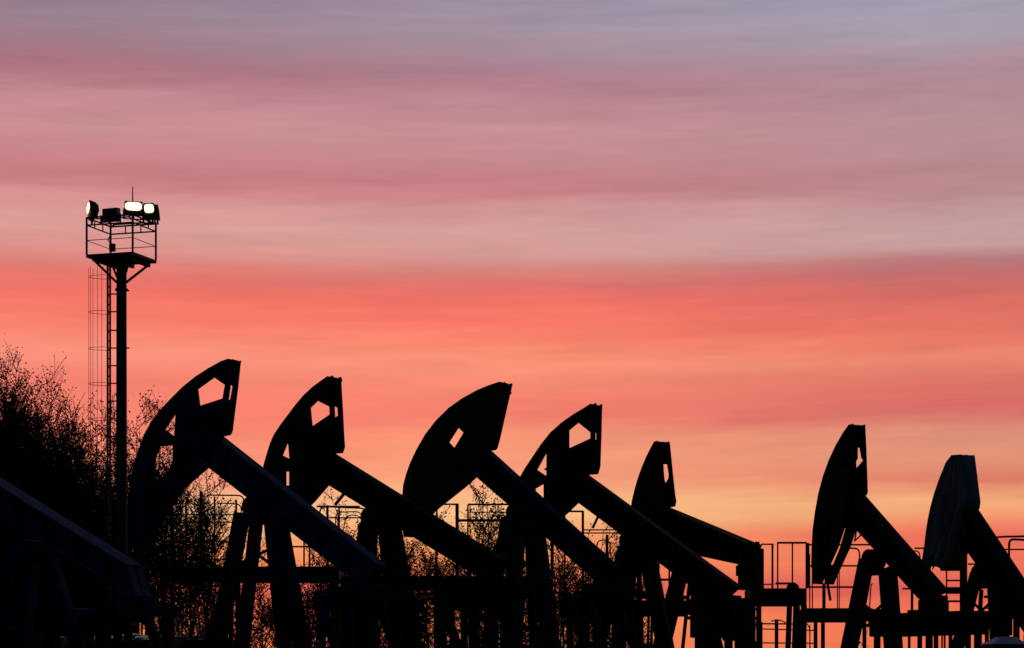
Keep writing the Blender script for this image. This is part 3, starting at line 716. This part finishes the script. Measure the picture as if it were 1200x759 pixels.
def sky():
    w = bpy.data.worlds.new('World'); scene.world = w; w.use_nodes = True
    nt = w.node_tree; nt.nodes.clear(); N = nt.nodes.new; LK = nt.links.new
    def math_(op, a, b=None, clamp=False):
        n = N('ShaderNodeMath'); n.operation = op; n.use_clamp = clamp
        for i, v in enumerate((a, b)):
            if v is None: continue
            if isinstance(v, (int, float)): n.inputs[i].default_value = v
            else: LK(v, n.inputs[i])
        return n.outputs[0]
    def mix(f, a, b):
        n = N('ShaderNodeMix'); n.data_type = 'RGBA'
        for s_, v in ((n.inputs[0], f), (n.inputs[6], a), (n.inputs[7], b)):
            if isinstance(v, (int, float)): s_.default_value = v
            elif isinstance(v, tuple): s_.default_value = v
            else: LK(v, s_)
        return n.outputs[2]
    tc = N('ShaderNodeTexCoord'); sx = N('ShaderNodeSeparateXYZ'); LK(tc.outputs['Generated'], sx.inputs[0])
    x, y, z = sx.outputs
    hyp = math_('SQRT', math_('ADD', math_('MULTIPLY', x, x), math_('MULTIPLY', y, y)))
    tan_el = math_('DIVIDE', z, math_('MAXIMUM', hyp, 1e-4))
    az = math_('ARCTAN2', x, y)
    # long thin cloud streaks in (azimuth, elevation)
    def streak(sa, se, tilt, detail, seed):
        cb = N('ShaderNodeCombineXYZ'); LK(math_('MULTIPLY', az, sa), cb.inputs[0])
        LK(math_('ADD', math_('MULTIPLY', tan_el, se), math_('MULTIPLY', az, tilt)), cb.inputs[1]); cb.inputs[2].default_value = seed
        n = N('ShaderNodeTexNoise'); n.inputs['Scale'].default_value = 1; n.inputs['Detail'].default_value = detail; n.inputs['Roughness'].default_value = .55
        LK(cb.outputs[0], n.inputs['Vector']); return math_('SUBTRACT', n.outputs['Fac'], .5)
    s1 = streak(5, 32, 1.5, 3, 1.3); s2 = streak(14, 150, -6, 4, 5.1); s3 = streak(30, 420, 10, 3, 9.7)
    warp = math_('ADD', math_('MULTIPLY', s1, .034), math_('MULTIPLY', s2, .026))
    t = math_('ADD', math_('SUBTRACT', 1.0, math_('DIVIDE', tan_el, YH/F)), warp, True)
    ramps = []
    for k in (1, 2, 3):
        cr = N('ShaderNodeValToRGB'); e = cr.color_ramp.elements
        e[0].position = 0; e[0].color = lin(ROWS[0][k]); e[1].position = 1; e[1].color = lin(ROWS[-1][k])
        for row in ROWS[1:-1]: q = e.new(row[0]/800); q.color = lin(row[k])
        LK(t, cr.inputs[0]); ramps.append(cr.outputs[0])
    u = math_('DIVIDE', az, 600/F)      # -1 left edge .. 1 right edge
    u = math_('ADD', u, math_('MULTIPLY', s1, .5))
    fl = math_('MULTIPLY', u, -1.2, True); fr = math_('MULTIPLY', u, 1.2, True)
    c = mix(fr, mix(fl, ramps[1], ramps[0]), ramps[2])
    br = math_('ADD', 1.0, math_('ADD', math_('MULTIPLY', s2, .27), math_('MULTIPLY', s3, .11)))
    vm = N('ShaderNodeVectorMath'); vm.operation = 'SCALE'; LK(c, vm.inputs[0]); LK(br, vm.inputs['Scale'])
    front = vm.outputs[0]
    # real twilight sky for everything above and behind the lit band
    st = N('ShaderNodeTexSky'); st.sky_type = 'NISHITA'; st.sun_disc = False; st.sun_elevation = R(1.0); st.sun_rotation = R(0)
    st.air_density = 1.2; st.dust_density = 1.5; st.ozone_density = 3
    bl = N('ShaderNodeVectorMath'); bl.operation = 'MULTIPLY'; LK(st.outputs[0], bl.inputs[0]); bl.inputs[1].default_value = (.052,.055,.062)
    fy = math_('DIVIDE', math_('ADD', y, -.35), .5, True)        # 1 towards the sunset, 0 behind
    fz = math_('SUBTRACT', 1.0, math_('DIVIDE', math_('SUBTRACT', tan_el, .30), .45), True)
    m_ = N('ShaderNodeMix'); f = math_('MULTIPLY', fy, fz)
    up = N('ShaderNodeVectorMath'); up.operation = 'SCALE'; LK(bl.outputs[0], up.inputs[0])
    LK(math_('ADD', .42, math_('MULTIPLY', math_('MAXIMUM', z, 0.0), 1.5)), up.inputs['Scale'])
    colr = mix(f, up.outputs[0], front)
    bg = N('ShaderNodeBackground'); LK(colr, bg.inputs[0]); bg.inputs[1].default_value = 0.95
    out = N('ShaderNodeOutputWorld'); LK(bg.outputs[0], out.inputs[0])
sky()
sl = bpy.data.lights.new('sun', 'SUN'); sl.energy = .04; sl.angle = R(4); sl.color = (1,.5,.32)
so = bpy.data.objects.new('sun', sl); col.objects.link(so); so.location = (0, 80, 20)
so.rotation_euler = Vector((0, -1, -math.tan(R(1.0)))).to_track_quat('-Z', 'Y').to_euler()

# ------------------------------------------------------------------ camera
cd = bpy.data.cameras.new('camera'); cam = bpy.data.objects.new('camera', cd); col.objects.link(cam)
cam.location = (0, 0, CAMZ); cam.rotation_euler = (R(90), 0, 0)
cd.sensor_width = 36; cd.lens = 36*F/1200; cd.shift_y = (YH-759/2)/1200; cd.clip_end = 6000
scene.camera = cam
vs = scene.view_settings; scene.display_settings.display_device = 'sRGB'
vs.view_transform = 'Standard'; vs.look = 'None'; vs.exposure = 0; vs.gamma = 1; vs.use_curve_mapping = False
scene.cycles.max_bounces = 6
